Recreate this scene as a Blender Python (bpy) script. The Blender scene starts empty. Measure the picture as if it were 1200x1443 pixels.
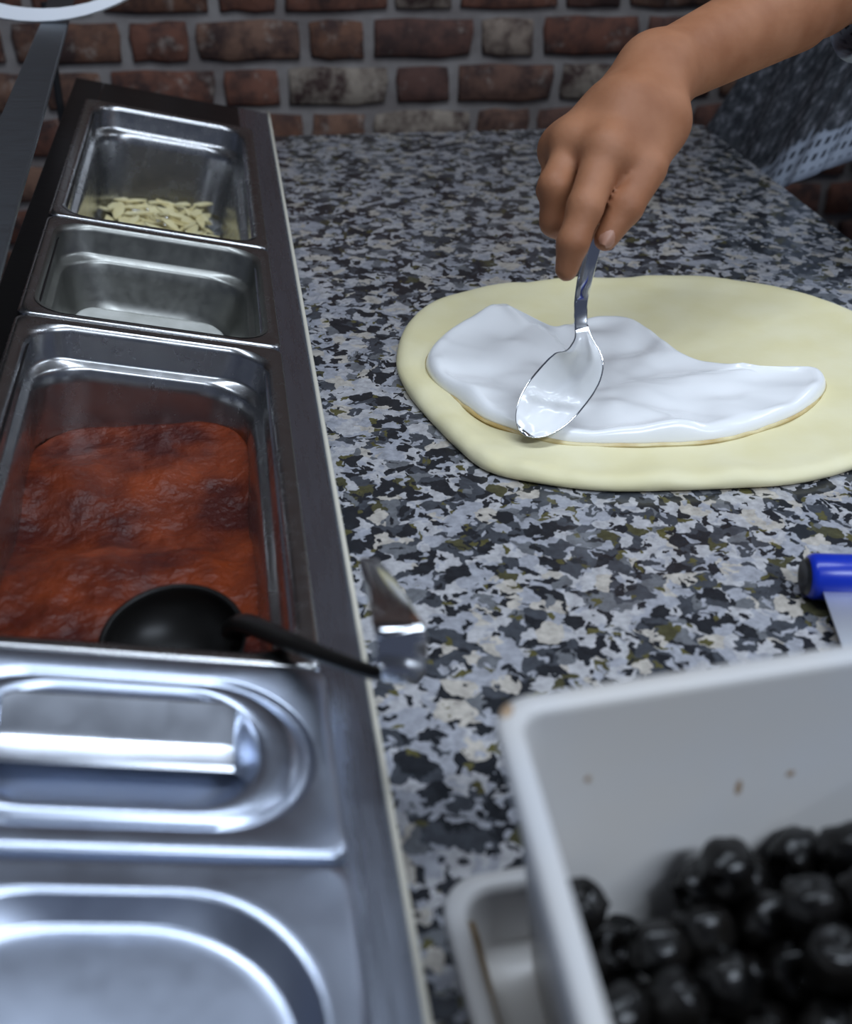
import bpy, bmesh, math, random
import numpy as np
from mathutils import Vector, Matrix, noise as mnoise

random.seed(7)
rng = np.random.default_rng(7)
scn = bpy.context.scene
col = scn.collection

# ------------------------------------------------------------------ camera
CX, CY, F = 600.0, 721.5, 1650.0
CAM = np.array([0.0, 0.0, 1.30])            # worktop surface is z = 0.90
def nrm(v): return v / np.linalg.norm(v)
_d = nrm(np.array([285 - CX, -370 - CY, F]))            # world +Y seen by the lens
_n = np.cross(np.array([690 - CX, 183 - CY, F]), np.array([990 - CX, 175 - CY, F]))
_t = nrm(np.cross(_n, _d)); _t = _t if _t[0] > 0 else -_t
_u = nrm(np.cross(_d, _t)); _u = _u if _u[1] < 0 else -_u
R = np.array([_t, _d, _u])
def ray(px, py): return R @ np.array([px - CX, py - CY, F])
def onz(px, py, z): r = ray(px, py); return CAM + r * ((z - CAM[2]) / r[2])
def ony(px, py, y): r = ray(px, py); return CAM + r * (y / r[1])
def up(px, py, dep): return CAM + ray(px, py) * (dep / F)

cd = bpy.data.cameras.new('camera')
cam = bpy.data.objects.new('camera', cd); col.objects.link(cam)
cd.sensor_fit = 'VERTICAL'; cd.sensor_height = 36.0; cd.lens = F / 1443.0 * 36.0
ax, ay, az = R @ np.array([1, 0, 0]), R @ np.array([0, -1, 0]), R @ np.array([0, 0, -1])
cam.matrix_world = Matrix(((ax[0], ay[0], az[0], CAM[0]), (ax[1], ay[1], az[1], CAM[1]),
                           (ax[2], ay[2], az[2], CAM[2]), (0, 0, 0, 1)))
cd.clip_start = 0.02
cd.dof.use_dof = True; cd.dof.focus_distance = 0.84; cd.dof.aperture_fstop = 6.0
scn.camera = cam

# ------------------------------------------------------------------ world, lights, exposure
w = bpy.data.worlds.new('room_ambient'); scn.world = w; w.use_nodes = True
bg = w.node_tree.nodes['Background']
bg.inputs[0].default_value = (0.55, 0.66, 1.0, 1); bg.inputs[1].default_value = 0.10
def area(name, loc, sx, sy, power, colr, rot=(0, 0, 0)):
    l = bpy.data.lights.new(name, 'AREA'); l.shape = 'RECTANGLE'; l.size = sx; l.size_y = sy
    l.energy = power; l.color = colr
    o = bpy.data.objects.new(name, l); o.location = loc; o.rotation_euler = rot; col.objects.link(o); return o
COOL = (0.75, 0.855, 1.0)
area('unseen_tube_light', (0.95, -0.65, 2.44), 1.3, 0.16, 27, COOL)
area('unseen_tube_light', (0.15, 0.60, 2.44), 1.3, 0.16, 12, COOL)
area('unseen_tube_light', (1.85, 1.20, 2.44), 0.16, 1.3, 10, COOL)  # unseen tube, added to light the wall behind the person
scn.view_settings.view_transform = 'Standard'; scn.view_settings.look = 'None'
scn.view_settings.exposure = 0.28; scn.view_settings.gamma = 1.0
scn.view_settings.use_curve_mapping = False

# ------------------------------------------------------------------ material helpers
def mat(name, base=(.5, .5, .5), rough=.5, metal=0., spec=.5, **kw):
    m = bpy.data.materials.new(name); m.use_nodes = True
    b = m.node_tree.nodes['Principled BSDF']
    b.inputs['Base Color'].default_value = (*base, 1); b.inputs['Roughness'].default_value = rough
    b.inputs['Metallic'].default_value = metal; b.inputs['Specular IOR Level'].default_value = spec
    for k, v in kw.items(): b.inputs[k].default_value = v
    return m
class NT:
    def __init__(s, m):
        s.t = m.node_tree; s.b = s.t.nodes['Principled BSDF']; s.l = s.t.links
    def n(s, typ, **kw):
        x = s.t.nodes.new(typ)
        for k, v in kw.items():
            if k in x.bl_rna.properties.keys(): setattr(x, k, v)
            else: x.inputs[k].default_value = v
        return x
    def link(s, a, b): s.l.new(a, b)
    def ramp(s, fac, stops, interp='LINEAR'):
        r = s.t.nodes.new('ShaderNodeValToRGB'); r.color_ramp.interpolation = interp
        e = r.color_ramp.elements
        while len(e) < len(stops): e.new(0.5)
        for i, (p, c) in enumerate(stops): e[i].position = p; e[i].color = (*c, 1)
        s.link(fac, r.inputs[0]); return r.outputs[0]
    def mix(s, fac, a, b, typ='MIX'):
        x = s.t.nodes.new('ShaderNodeMix'); x.data_type = 'RGBA'; x.blend_type = typ
        for sock, v in ((x.inputs[0], fac), (x.inputs[6], a), (x.inputs[7], b)):
            if hasattr(v, 'is_linked'): s.link(v, sock)
            else: sock.default_value = v if isinstance(v, float) else (*v, 1)
        return x.outputs[2]
    def coord(s, which='Object'): return s.n('ShaderNodeTexCoord').outputs[which]
    def noise(s, vec, scale, detail=3., rough=.5, dist=0.):
        x = s.n('ShaderNodeTexNoise'); x.inputs['Scale'].default_value = scale
        x.inputs['Detail'].default_value = detail; x.inputs['Roughness'].default_value = rough
        x.inputs['Distortion'].default_value = dist
        if vec is not None: s.link(vec, x.inputs['Vector'])
        return x
    def bump(s, h, strength, dist=.002):
        x = s.n('ShaderNodeBump'); x.inputs['Strength'].default_value = strength
        x.inputs['Distance'].default_value = dist
        s.link(h, x.inputs['Height']); s.link(x.outputs[0], s.b.inputs['Normal'])

def m_granite():
    m = mat('granite', rough=.16, spec=.5); t = NT(m)
    o = t.coord()
    n = t.noise(o, 62., 3., .6)
    sub = t.n('ShaderNodeVectorMath', operation='MULTIPLY_ADD')
    t.link(n.outputs['Color'], sub.inputs[0]); sub.inputs[1].default_value = (.024, .024, .0)
    t.link(o, sub.inputs[2])
    fl = t.n('ShaderNodeVectorMath', operation='MULTIPLY'); t.link(sub.outputs[0], fl.inputs[0]); fl.inputs[1].default_value = (1, 1, 0)
    v = t.n('ShaderNodeTexVoronoi'); v.inputs['Scale'].default_value = 92.; t.link(fl.outputs[0], v.inputs['Vector'])
    sep = t.n('ShaderNodeSeparateColor'); t.link(v.outputs['Color'], sep.inputs[0])
    L1, L2, L3 = (.46, .45, .455), (.35, .355, .385), (.48, .44, .385)
    D1, D2, G, B = (.022, .024, .028), (.06, .065, .075), (.15, .155, .165), (.075, .07, .035)
    c = t.ramp(sep.outputs[0], [(0, D1), (.17, D2), (.36, G), (.45, L2), (.60, L1), (.84, L3), (.95, B), (.975, D2)], 'CONSTANT')
    v2 = t.n('ShaderNodeTexVoronoi'); v2.inputs['Scale'].default_value = 240.; t.link(fl.outputs[0], v2.inputs['Vector'])
    s2 = t.n('ShaderNodeSeparateColor'); t.link(v2.outputs['Color'], s2.inputs[0])
    gt = t.n('ShaderNodeMath', operation='GREATER_THAN'); t.link(s2.outputs[1], gt.inputs[0]); gt.inputs[1].default_value = .78
    c2 = t.ramp(s2.outputs[0], [(0, D1), (.45, (.10, .09, .035)), (.6, L2)], 'CONSTANT')
    c = t.mix(gt.outputs[0], c, c2)
    nv = t.noise(o, 160., 4., .65)
    c = t.mix(.55, c, t.mix(1.0, c, t.ramp(nv.outputs[0], [(.3, (.35,)*3), (.65, (1.25,)*3)]), 'MULTIPLY'))
    t.link(c, t.b.inputs['Base Color'])
    n3 = t.noise(o, 12., 3.)
    t.link(t.ramp(n3.outputs[0], [(.3, (.12,)*3), (.7, (.24,)*3)]), t.b.inputs['Roughness'])
    return m
def m_steel(name, base=(.56, .58, .62), rough=.28, wear=.12, scale=(6, 60, 6)):
    m = mat(name, base, rough, 1.0); t = NT(m)
    o = t.coord()
    mp = t.n('ShaderNodeMapping'); mp.inputs['Scale'].default_value = scale; t.link(o, mp.inputs[0])
    n = t.noise(mp.outputs[0], 6., 4., .6)
    t.link(t.ramp(n.outputs[0], [(.3, (max(.03, rough - wear),)*3), (.75, (rough + wear,)*3)]), t.b.inputs['Roughness'])
    return m
def m_brick():
    m = mat('brick_clay', rough=.85, spec=.25); t = NT(m)
    o = t.coord(); oi = t.n('ShaderNodeObjectInfo')
    base = t.ramp(oi.outputs['Random'], [(0, (.15, .062, .042)), (.2, (.19, .082, .055)), (.4, (.11, .056, .045)), (.55, (.21, .118, .08)),
                                         (.72, (.155, .072, .045)), (.82, (.24, .175, .135)), (.92, (.30, .25, .20))])
    add = t.n('ShaderNodeVectorMath', operation='MULTIPLY_ADD')
    t.link(oi.outputs['Random'], add.inputs[0]); add.inputs[1].default_value = (37, 51, 23); t.link(o, add.inputs[2])
    n = t.noise(add.outputs[0], 26., 5., .65)
    c = t.mix(t.ramp(n.outputs[0], [(.42, (0,)*3), (.62, (1,)*3)]), base, (.055, .032, .028))
    n2 = t.noise(add.outputs[0], 34., 6., .7)
    c = t.mix(t.ramp(n2.outputs[0], [(.58, (0,)*3), (.74, (.75,)*3)]), c, (.34, .29, .25))
    t.link(c, t.b.inputs['Base Color']); t.bump(n.outputs[0], .6, .004); return m
def m_noise(name, c1, c2, scale=20., rough=.6, bump=0., bscale=60., lo=.35, hi=.65, **kw):
    m = mat(name, c1, rough, **kw); t = NT(m); o = t.coord()
    n = t.noise(o, scale, 4.)
    t.link(t.ramp(n.outputs[0], [(lo, c1), (hi, c2)]), t.b.inputs['Base Color'])
    if bump: t.bump(t.noise(o, bscale, 4.).outputs[0], bump, .002)
    return m

M = {}
M['granite'] = m_granite()
M['steel'] = m_steel('brushed_steel', base=(.48, .53, .63), rough=.28, wear=.03, scale=(40, 3, 40))
M['pan_steel'] = m_steel('pan_steel', (.42, .42, .42), .26, .05, (12, 12, 12))
M['handle_steel'] = m_steel('handle_steel', (.58, .61, .67), .22, .03, (6, 6, 6))
M['film_steel'] = m_steel('filmed_steel', (.27, .27, .25), .40, .08, (14, 14, 14))
M['lid_steel'] = m_steel('lid_steel', (.48, .53, .63), .34, .04, (6, 6, 6))
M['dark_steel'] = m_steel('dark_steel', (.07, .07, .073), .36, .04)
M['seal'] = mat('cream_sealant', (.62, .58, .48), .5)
M['polished'] = mat('polished_steel', (.66, .67, .69), .12, 1.0)
M['brick'] = m_brick()
M['mortar'] = m_noise('mortar', (.20, .175, .165), (.31, .285, .27), 18., .9, .5, 80., spec=.2)
M['plaster'] = m_noise('plaster', (.72, .72, .72), (.78, .78, .77), 3., .8)
M['floor'] = m_noise('floor_tile', (.12, .12, .12), (.17, .165, .16), 5., .5)
M['dough'] = m_noise('dough', (.80, .72, .42), (.84, .77, .50), 22., .55, .12, 110.)
M['cream'] = mat('cream', (.94, .94, .93), .20, spec=.5)
M['cream_dry'] = m_noise('cream_film', (.42, .42, .38), (.60, .60, .56), 35., .4, .2, 60.)
M['sauce'] = m_noise('tomato_sauce', (.05, .005, .002), (.20, .032, .006), 22., .42, 1., 190., lo=.38, hi=.68, spec=.3)
M['cheese'] = m_noise('cheese', (.70, .60, .30), (.80, .72, .42), 60., .5)
M['plastic'] = m_noise('white_plastic', (.52, .52, .525), (.54, .51, .47), 9., .38)
M['blade'] = mat('blade_steel', (.72, .75, .80), .45, 1.)
M['blue'] = mat('blue_plastic', (.006, .03, .42), .28)
M['black_plastic'] = mat('black_plastic', (.012, .012, .013), .35)
M['olive'] = m_noise('olive_skin', (.0025, .0025, .0025), (.008, .007, .006), 60., .22, .5, 130., spec=.3)
M['white_gloss'] = mat('white_gloss', (.92, .93, .95), .3)
M['ladle'] = mat('ladle_dark_reflection', (.007, .0065, .006), .35, spec=.18)  # black colour stands in for the steel's dark reflections and the pan's shade
M['rubber'] = mat('seal_black', (.015, .015, .016), .5)
M['trouser'] = m_noise('trouser_cloth', (.02, .022, .03), (.03, .032, .04), 40., .85)
M['hair'] = m_noise('hair', (.012, .009, .008), (.03, .022, .018), 90., .45)
def m_skin():
    m = mat('skin', (.36, .19, .11), .58, spec=.3); t = NT(m); o = t.coord()
    n = t.noise(o, 26., 4.)
    c = t.ramp(n.outputs[0], [(.32, (.29, .115, .052)), (.68, (.40, .178, .09))])
    t.link(c, t.b.inputs['Base Color'])
    t.b.inputs['Subsurface Weight'].default_value = .12; t.b.inputs['Subsurface Radius'].default_value = (.006, .003, .002)
    t.bump(t.noise(o, 240., 3.).outputs[0], .18, .001); return m
M['skin'] = m_skin()
M['nail'] = mat('nail', (.40, .20, .13), .45)

# ------------------------------------------------------------------ object helpers
def tag(o, label=None, cat=None, group=None, kind=None):
    if label: o['label'] = label
    if cat: o['category'] = cat
    if group: o['group'] = group
    if kind: o['kind'] = kind
    return o
def empty(name, loc=(0, 0, 0), rot=(0, 0, 0)):
    o = bpy.data.objects.new(name, None); o.empty_display_size = .05
    o.location = loc; o.rotation_euler = rot; col.objects.link(o); return o
def link(name, me, m, parent=None, smooth=True):
    o = bpy.data.objects.new(name, me); col.objects.link(o)
    if m is not None and not me.materials: me.materials.append(m)
    if smooth: me.polygons.foreach_set('use_smooth', [True] * len(me.polygons))
    if parent is not None: o.parent = parent
    return o
def pyd(name, vs, fs, m, parent=None, smooth=True):
    me = bpy.data.meshes.new(name); me.from_pydata([tuple(map(float, v)) for v in vs], [], fs); me.update()
    return link(name, me, m, parent, smooth)
def auto(o, ang=35):
    me = o.data
    try: me.set_sharp_from_angle(angle=math.radians(ang))
    except Exception: pass
    return o
def bm_obj(name, bm, m, parent=None, smooth=True):
    me = bpy.data.meshes.new(name); bm.to_mesh(me); bm.free(); return link(name, me, m, parent, smooth)
def box_bm(lo, hi, bev=0., seg=2, bm=None):
    b = bmesh.new(); r = bmesh.ops.create_cube(b, size=1.)
    lo, hi = Vector(lo), Vector(hi)
    for v in b.verts: v.co = Vector((lo[i] + (v.co[i] + .5) * (hi[i] - lo[i]) for i in range(3)))
    if bev: bmesh.ops.bevel(b, geom=b.edges[:], offset=bev, segments=seg, affect='EDGES', profile=.5)
    if bm is not None:
        tmp = bpy.data.meshes.new('t'); b.to_mesh(tmp); bm.from_mesh(tmp); bpy.data.meshes.remove(tmp); b.free(); return bm
    return b
def box(name, lo, hi, m, parent=None, bev=0.): return auto(bm_obj(name, box_bm(lo, hi, bev), m, parent))
def rr(hx, hy, r, z, n=6, cx=0., cy=0.):
    r = min(r, hx - 1e-4, hy - 1e-4); out = []
    for sx, sy, a0 in ((1, 1, 0), (-1, 1, 90), (-1, -1, 180), (1, -1, 270)):
        for k in range(n + 1):
            a = math.radians(a0 + 90 * k / n)
            out.append((cx + sx * (hx - r) + r * math.cos(a), cy + sy * (hy - r) + r * math.sin(a), z))
    return out
def loft(loops, closed=True, cap0=False, cap1=False):
    vs, fs = [], []; n = len(loops[0])
    for L in loops: vs += list(L)
    for i in range(len(loops) - 1):
        for j in range(n if closed else n - 1):
            k = (j + 1) % n
            fs.append((i * n + j, i * n + k, (i + 1) * n + k, (i + 1) * n + j))
    if cap0: fs.append(tuple(range(n))[::-1])
    if cap1: fs.append(tuple((len(loops) - 1) * n + j for j in range(n)))
    return vs, fs
def frames(pts):
    pts = [Vector(p) for p in pts]; T = []
    for i in range(len(pts)):
        a = pts[max(0, i - 1)]; b = pts[min(len(pts) - 1, i + 1)]; T.append((b - a).normalized())
    u = Vector((0, 0, 1)) if abs(T[0].z) < .9 else Vector((1, 0, 0)); out = []
    for p, t in zip(pts, T):
        u = (u - t * u.dot(t)).normalized(); out.append((p, t, u, t.cross(u)))
    return out
def tube(pts, rad, n=12):
    fr = frames(pts); L = []
    for i, (p, t, u, v) in enumerate(fr):
        r = rad[i] if isinstance(rad, list) else rad
        ru, rv = r if hasattr(r, '__len__') else (r, r)
        L.append([p + u * (ru * math.cos(2 * math.pi * k / n)) + v * (rv * math.sin(2 * math.pi * k / n)) for k in range(n)])
    return loft(L, True, True, True)
def crom(P, m=8, closed=False):
    P = [Vector(p) for p in P]; n = len(P); out = []
    for i in range(n if closed else n - 1):
        g = (lambda k: P[k % n]) if closed else (lambda k: P[min(max(k, 0), n - 1)])
        a, b, c, d = g(i - 1), g(i), g(i + 1), g(i + 2)
        for k in range(m):
            t = k / m
            out.append(.5 * ((2 * b) + (c - a) * t + (2 * a - 5 * b + 4 * c - d) * t * t + (3 * b - a - 3 * c + d) * t ** 3))
    if not closed: out.append(P[-1])
    return out
def fbm(x, y, z=0., o=3): return mnoise.fractal(Vector((x, y, z)), 1.0, 2.0, o)

# ------------------------------------------------------------------ SDF surface nets (bodies)
def capsules(P, prims, k):
    d = None
    for A, B, ra, rb in prims:
        A = np.asarray(A, np.float32); B = np.asarray(B, np.float32); ab = B - A
        h = np.clip(((P - A) @ ab) / max(1e-9, float(ab @ ab)), 0, 1)
        q = np.linalg.norm(P - A - h[..., None] * ab, axis=-1) - (ra + (rb - ra) * h)
        d = q if d is None else smin(d, q, k)
    return d
def smin(a, b, k):
    h = np.maximum(k - np.abs(a - b), 0) / k
    return np.minimum(a, b) - h * h * k * .25
def surface_nets(fn, lo, hi, s):
    lo = np.array(lo); n = np.ceil((np.array(hi) - lo) / s).astype(int) + 1
    ax_ = [(lo[i] + s * np.arange(n[i])).astype(np.float32) for i in range(3)]
    D = np.empty(n, np.float32)
    for i in range(0, n[0], 24):
        P = np.stack(np.meshgrid(ax_[0][i:i + 24], ax_[1], ax_[2], indexing='ij'), -1)
        D[i:i + 24] = fn(P)
    ins = D < 0
    c = [D[dx:n[0] - 1 + dx, dy:n[1] - 1 + dy, dz:n[2] - 1 + dz] for dx in (0, 1) for dy in (0, 1) for dz in (0, 1)]
    cnt = sum((q < 0).astype(np.int8) for q in c)
    act = (cnt > 0) & (cnt < 8); idx = -np.ones(act.shape, int); idx[act] = np.arange(act.sum())
    offs = np.array([(dx, dy, dz) for dx in (0, 1) for dy in (0, 1) for dz in (0, 1)], float)
    V = np.stack([q[act] for q in c], -1)
    acc = np.zeros((V.shape[0], 3)); w_ = np.zeros(V.shape[0])
    for a in range(8):
        for b in range(a + 1, 8):
            if np.abs(offs[a] - offs[b]).sum() != 1: continue
            cr = (V[:, a] < 0) != (V[:, b] < 0)
            tt = np.where(cr, V[:, a] / np.where(cr, V[:, a] - V[:, b], 1), 0)
            acc += np.where(cr[:, None], offs[a] + tt[:, None] * (offs[b] - offs[a]), 0); w_ += cr
    base = np.argwhere(act)
    vs = lo + s * (base + acc / w_[:, None]); fs = []
    for axn in range(3):
        o1, o2 = [(1, 2), (2, 0), (0, 1)][axn]
        sl = [slice(1, n[i] - 1) for i in range(3)]; sl[axn] = slice(0, n[axn] - 1)
        s2 = list(sl); s2[axn] = slice(1, n[axn])
        a, b = ins[tuple(sl)], ins[tuple(s2)]
        e = np.argwhere(a != b); flip = a[a != b]
        st = np.array([q.start for q in sl]); e = e + st
        def id_(d1, d2):
            q = e.copy(); q[:, o1] -= d1; q[:, o2] -= d2; return idx[q[:, 0], q[:, 1], q[:, 2]]
        q = np.stack([id_(1, 1), id_(0, 1), id_(0, 0), id_(1, 0)], -1)
        q[~flip] = q[~flip][:, ::-1]; fs.append(q)
    return vs, np.concatenate(fs)

# ================================================================== SETTING
WY = 1.75
wall = box('wall_back', (-2.2, WY, 0), (2.6, WY + .12, 2.6), M['mortar']); tag(wall, 'brick wall with pale mortar joints', kind='structure')
fl = box('floor', (-2.2, -1.8, -.05), (2.6, WY + .12, 0), M['floor']); tag(fl, kind='structure')
ce = box('ceiling', (-2.2, -1.8, 2.6), (2.6, WY + .12, 2.65), M['plaster']); tag(ce, kind='structure')

def brick_mesh(L, H, seed):
    r = random.Random(seed)
    loops = []; n = 3
    def loop(ins, y):
        hx, hz = L / 2 - ins, H / 2 - ins; pts = []
        cor = [(-hx, -hz), (hx, -hz), (hx, hz), (-hx, hz)]
        for i in range(4):
            a, b = cor[i], cor[(i + 1) % 4]
            for k in range(n): pts.append([a[0] + (b[0] - a[0]) * k / n, y, a[1] + (b[1] - a[1]) * k / n])
        return pts
    jit = [(r.uniform(-.0022, .0022), r.uniform(-.0022, .0022)) for _ in range(4 * n)]
    for ins, y in ((0, .004), (.0004, -.005), (.004, -.0085)):
        L_ = loop(ins, y)
        for p, j in zip(L_, jit): p[0] += j[0]; p[2] += j[1]
        for k in range(0, 4 * n, n): p = L_[k]; p[0] *= .985; p[2] *= .95
        loops.append(L_)
    vs, fs = loft(loops, True, False, True)
    me = bpy.data.meshes.new('brick'); me.from_pydata(vs, [], [f[::-1] for f in fs]); me.update()
    me.materials.append(M['brick']); me.polygons.foreach_set('use_smooth', [True] * len(me.polygons)); return me
ST, HD, MO, CO, BH = .142, .078, .0135, .0640, .0515
PAIR = ST + HD + 2 * MO
st_m = [brick_mesh(ST, BH, i) for i in range(5)]; hd_m = [brick_mesh(HD, BH, 20 + i) for i in range(5)]
Z0 = .8825; rest = bmesh.new(); ri = random.Random(3)
for row in range(-13, 27):
    z = Z0 + row * CO
    if z < .03 or z > 2.57: continue
    x0 = .086 if row % 2 == 0 else .086 + .5 * PAIR
    for p in range(-9, 11):
        for k in (0, 1):
            cx = x0 + p * PAIR + (ST / 2 if k == 0 else ST + MO + HD / 2)
            if cx < -2.1 or cx > 2.5: continue
            me = ri.choice(st_m if k == 0 else hd_m)
            if -5 <= row <= 7 and -.72 < cx < 1.6:
                o = bpy.data.objects.new('brick', me); col.objects.link(o); o.parent = wall
                o.location = (cx, WY, z)
            else:
                n0 = len(rest.verts); rest.from_mesh(me); rest.verts.ensure_lookup_table()
                for v in rest.verts[n0:]: v.co += Vector((cx, WY, z))
tag(bm_obj('brick_courses', rest, M['brick'], wall), kind='stuff')

# ------------------------------------------------------------------ granite worktop and its base
TZ = .90
top = box('granite_worktop', (.047, -.45, TZ - .03), (.593, 1.44, TZ), M['granite'], bev=.0025)
tag(top, 'speckled grey, black and white granite worktop slab', 'worktop')
base = empty('worktop_base', (.32, .5, 0)); tag(base, 'steel cabinet base under the granite slab', 'cabinet')
b0 = (-.32, -.5, 0)
def shifted(lo, hi, o): return tuple(a + b for a, b in zip(lo, o)), tuple(a + b for a, b in zip(hi, o))
lo, hi = shifted((.06, -.42, .08), (.56, 1.41, TZ - .03), b0); box('body', lo, hi, M['steel'], base, .004)
lo, hi = shifted((.10, -.38, 0), (.52, 1.37, .08), b0); box('plinth', lo, hi, M['dark_steel'], base)

# ------------------------------------------------------------------ topping rail
TILT = math.atan2(.0363, .1722)
RC = Vector((-.0621, 0, 1.30 - .3349))
Mr = Matrix.Translation(RC) @ Matrix.Rotation(TILT, 4, 'Y')
def rl(x, y, z): return Mr @ Vector((x, y, z))
PW = .0875
rail = empty('topping_rail', RC, (0, TILT, 0))
tag(rail, 'stainless steel topping rail holding the metal food pans', 'topping rail')
y0, y1 = -.10, 1.40
def frame_mesh():
    bm = bmesh.new()
    box_bm((PW - .012, y0, -.0075), (.109, y1, -.0060), .0005, 1, bm)       # right ledge
    box_bm((-.105, y0, -.0078), (.109, -.045, -.0061), .0005, 1, bm)
    for yy in (.939, .747, .406, .295): box_bm((-.09, yy - .006, -.012), (.09, yy + .006, -.0082), .0005, 1, bm)
    return bm
auto(bm_obj('top_frame', frame_mesh(), M['steel'], rail))
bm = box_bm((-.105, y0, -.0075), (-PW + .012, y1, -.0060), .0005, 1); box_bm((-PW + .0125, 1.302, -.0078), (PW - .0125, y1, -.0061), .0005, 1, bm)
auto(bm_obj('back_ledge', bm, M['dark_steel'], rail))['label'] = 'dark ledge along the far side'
# raised outer bead of the right-hand ledge
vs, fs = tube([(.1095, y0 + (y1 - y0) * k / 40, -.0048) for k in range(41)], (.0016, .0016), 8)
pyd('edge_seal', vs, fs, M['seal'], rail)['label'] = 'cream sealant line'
bm = bmesh.new(); inv = Mr.inverted()
hull_r, hull_l = rl(.109, 0, -.008), rl(-.104, 0, -.008)
bx = box_bm((hull_r.x - .0035, y0, .02), (hull_r.x - .001, y1, hull_r.z + .002)); bx.transform(inv)
bm_obj('side_panel', bx, M['steel'], rail, False)
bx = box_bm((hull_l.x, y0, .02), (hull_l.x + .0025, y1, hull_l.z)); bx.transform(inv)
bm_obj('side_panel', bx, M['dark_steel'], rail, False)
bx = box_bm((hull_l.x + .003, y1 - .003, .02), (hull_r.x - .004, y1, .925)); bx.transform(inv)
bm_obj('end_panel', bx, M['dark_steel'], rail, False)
bx = box_bm((hull_l.x + .003, y0, .02), (hull_r.x - .004, y0 + .003, .925)); bx.transform(inv)
bm_obj('end_panel', bx, M['steel'], rail, False)
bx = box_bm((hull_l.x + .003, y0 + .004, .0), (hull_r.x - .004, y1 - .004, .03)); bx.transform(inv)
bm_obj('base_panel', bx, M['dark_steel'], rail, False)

def pan(name, ya, yb, depth, label, basin='pan_steel'):
    L = (yb - ya) / 2 - .0015; yc = (ya + yb) / 2; hx = PW
    root = empty(name, rl(0, yc, 0), (0, TILT, 0)); tag(root, label, 'food pan', 'steel food pans in the topping rail')
    def q(ins, r, z): return rr(hx - ins, L - ins, r, z, 8)
    wall_l = [q(.0075, .024, -.0006), q(.0095, .026, -.002), q(.0105, .027, -.005), q(.0115, .028, -.021), q(.0125, .030, -.0235),
              q(.0155, .033, -.0250), q(.0170, .034, -.0275), q(.0185, .035, -.036),
              q(.024, .036, -depth + .014), q(.0265, .037, -depth + .006), q(.033, .034, -depth + .001), q(.045, .03, -depth), q(.06, .02, -depth)]
    vs, fs = loft(wall_l, True, False, True)
    pyd('basin', vs, fs, M[basin], root)
    rim = [q(.0, .007, -.0052), q(-.0002, .007, -.0016), q(.0008, .0075, -.0002), q(.0026, .010, .0002), q(.0050, .018, -.0004), q(.0078, .024, -.0010)]
    vs, fs = loft(rim)
    auto(pyd('rim', vs, fs, M['pan_steel'], root), 50)
    return root
PY = [1.302, .939, .747, .406, .295, -.04]
pan('food_pan', PY[1], PY[0], .108, 'deep steel food pan with a few cheese shreds, at the brick wall end')
pan('food_pan', PY[2], PY[1], .068, 'short steel food pan with white cream residue on its floor', 'film_steel')
pan('food_pan', PY[3], PY[2], .145, 'deep steel food pan filled with red tomato sauce')
pan('food_pan', PY[4], PY[3], .10, 'small steel food pan closed by the lid with a bar handle')
pan('food_pan', PY[5], PY[4], .10, 'steel food pan closed by the lid with a plain sunken panel')

def lid(ya, yb, style, label):
    L = (yb - ya) / 2 - .001; yc = (ya + yb) / 2; hx = PW + .0008
    root = empty('pan_lid', rl(0, yc, .0016), (0, TILT, 0)); tag(root, label, 'pan lid', 'steel pan lids on the topping rail')
    def q(ins, r, z): return rr(hx - ins, L - ins, r, z, 10)
    if style == 'handle':
        def s(a_, b_, z): return rr(a_, b_, b_ - .0008, z, 10)
        loops = [q(0, .006, -.0045), q(.0004, .006, -.001), q(.0014, .0065, .0002), q(.004, .009, .0004), s(.0800, .0435, .0004), s(.0788, .0424, -.0002), s(.0778, .0415, -.0022),
                 s(.0765, .0405, -.0026), s(.0740, .0393, -.0010), s(.0690, .0372, .0012), s(.0620, .0345, .0016), s(.0575, .0325, .0008), s(.0555, .0312, -.0020), s(.0535, .0296, -.0085), s(.0510, .0275, -.0115), s(.044, .021, -.0120)]
        vs, fs = loft(loops, True, False, True); auto(pyd('lid_plate', vs, fs, M['lid_steel'], root), 70)
        # bent sheet bar bridging the well
        prof = [(.0240, -.004), (.0225, .0045), (.0205, .0074), (.0185, .0080), (.0055, .0010), (.0035, -.0002), (.0015, -.0010), (-.0065, -.0026), (-.0080, -.0040)]
        xs = [(-.056, .16, -.010), (-.051, .55, -.004), (-.046, .86, .0), (-.041, 1., .0), (0, 1., .0), (.041, 1., .0), (.046, .86, 0), (.051, .55, -.004), (.056, .16, -.010)]
        Ls = [[(x, py * (.75 + .25 * k), pz * k + dz - .0005 * 0 + (1 - k) * -.006) for py, pz in prof] +
              [(x, py * .86 * (.75 + .25 * k), (pz - .0022) * k + dz + (1 - k) * -.007) for py, pz in prof[::-1]] for x, k, dz in xs]
        vs, fs = loft(Ls, True, True, True); auto(pyd('bar_handle', vs, fs, M['handle_steel'], root), 30)
    else:
        loops = [q(0, .006, -.0045), q(.0004, .006, -.001), q(.0014, .0065, .0002), q(.004, .009, .0004), q(.0125, .046, .0006), q(.0142, .048, .0010), q(.0156, .050, .0004), q(.0162, .050, -.0004),
                 q(.0212, .052, -.0088), q(.0220, .053, -.0096), q(.0236, .053, -.0100), q(.026, .053, -.0100), q(.032, .05, -.0098), q(.05, .03, -.0096)]
        vs, fs = loft(loops, True, False, True); auto(pyd('lid_plate', vs, fs, M['lid_steel'], root), 60)
    return root
lid(PY[4], PY[3], 'handle', 'small steel lid with an oval recess and bar handle')
lid(PY[5], PY[4], 'plain', 'larger steel lid with a wide round-cornered sunken panel')

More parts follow.
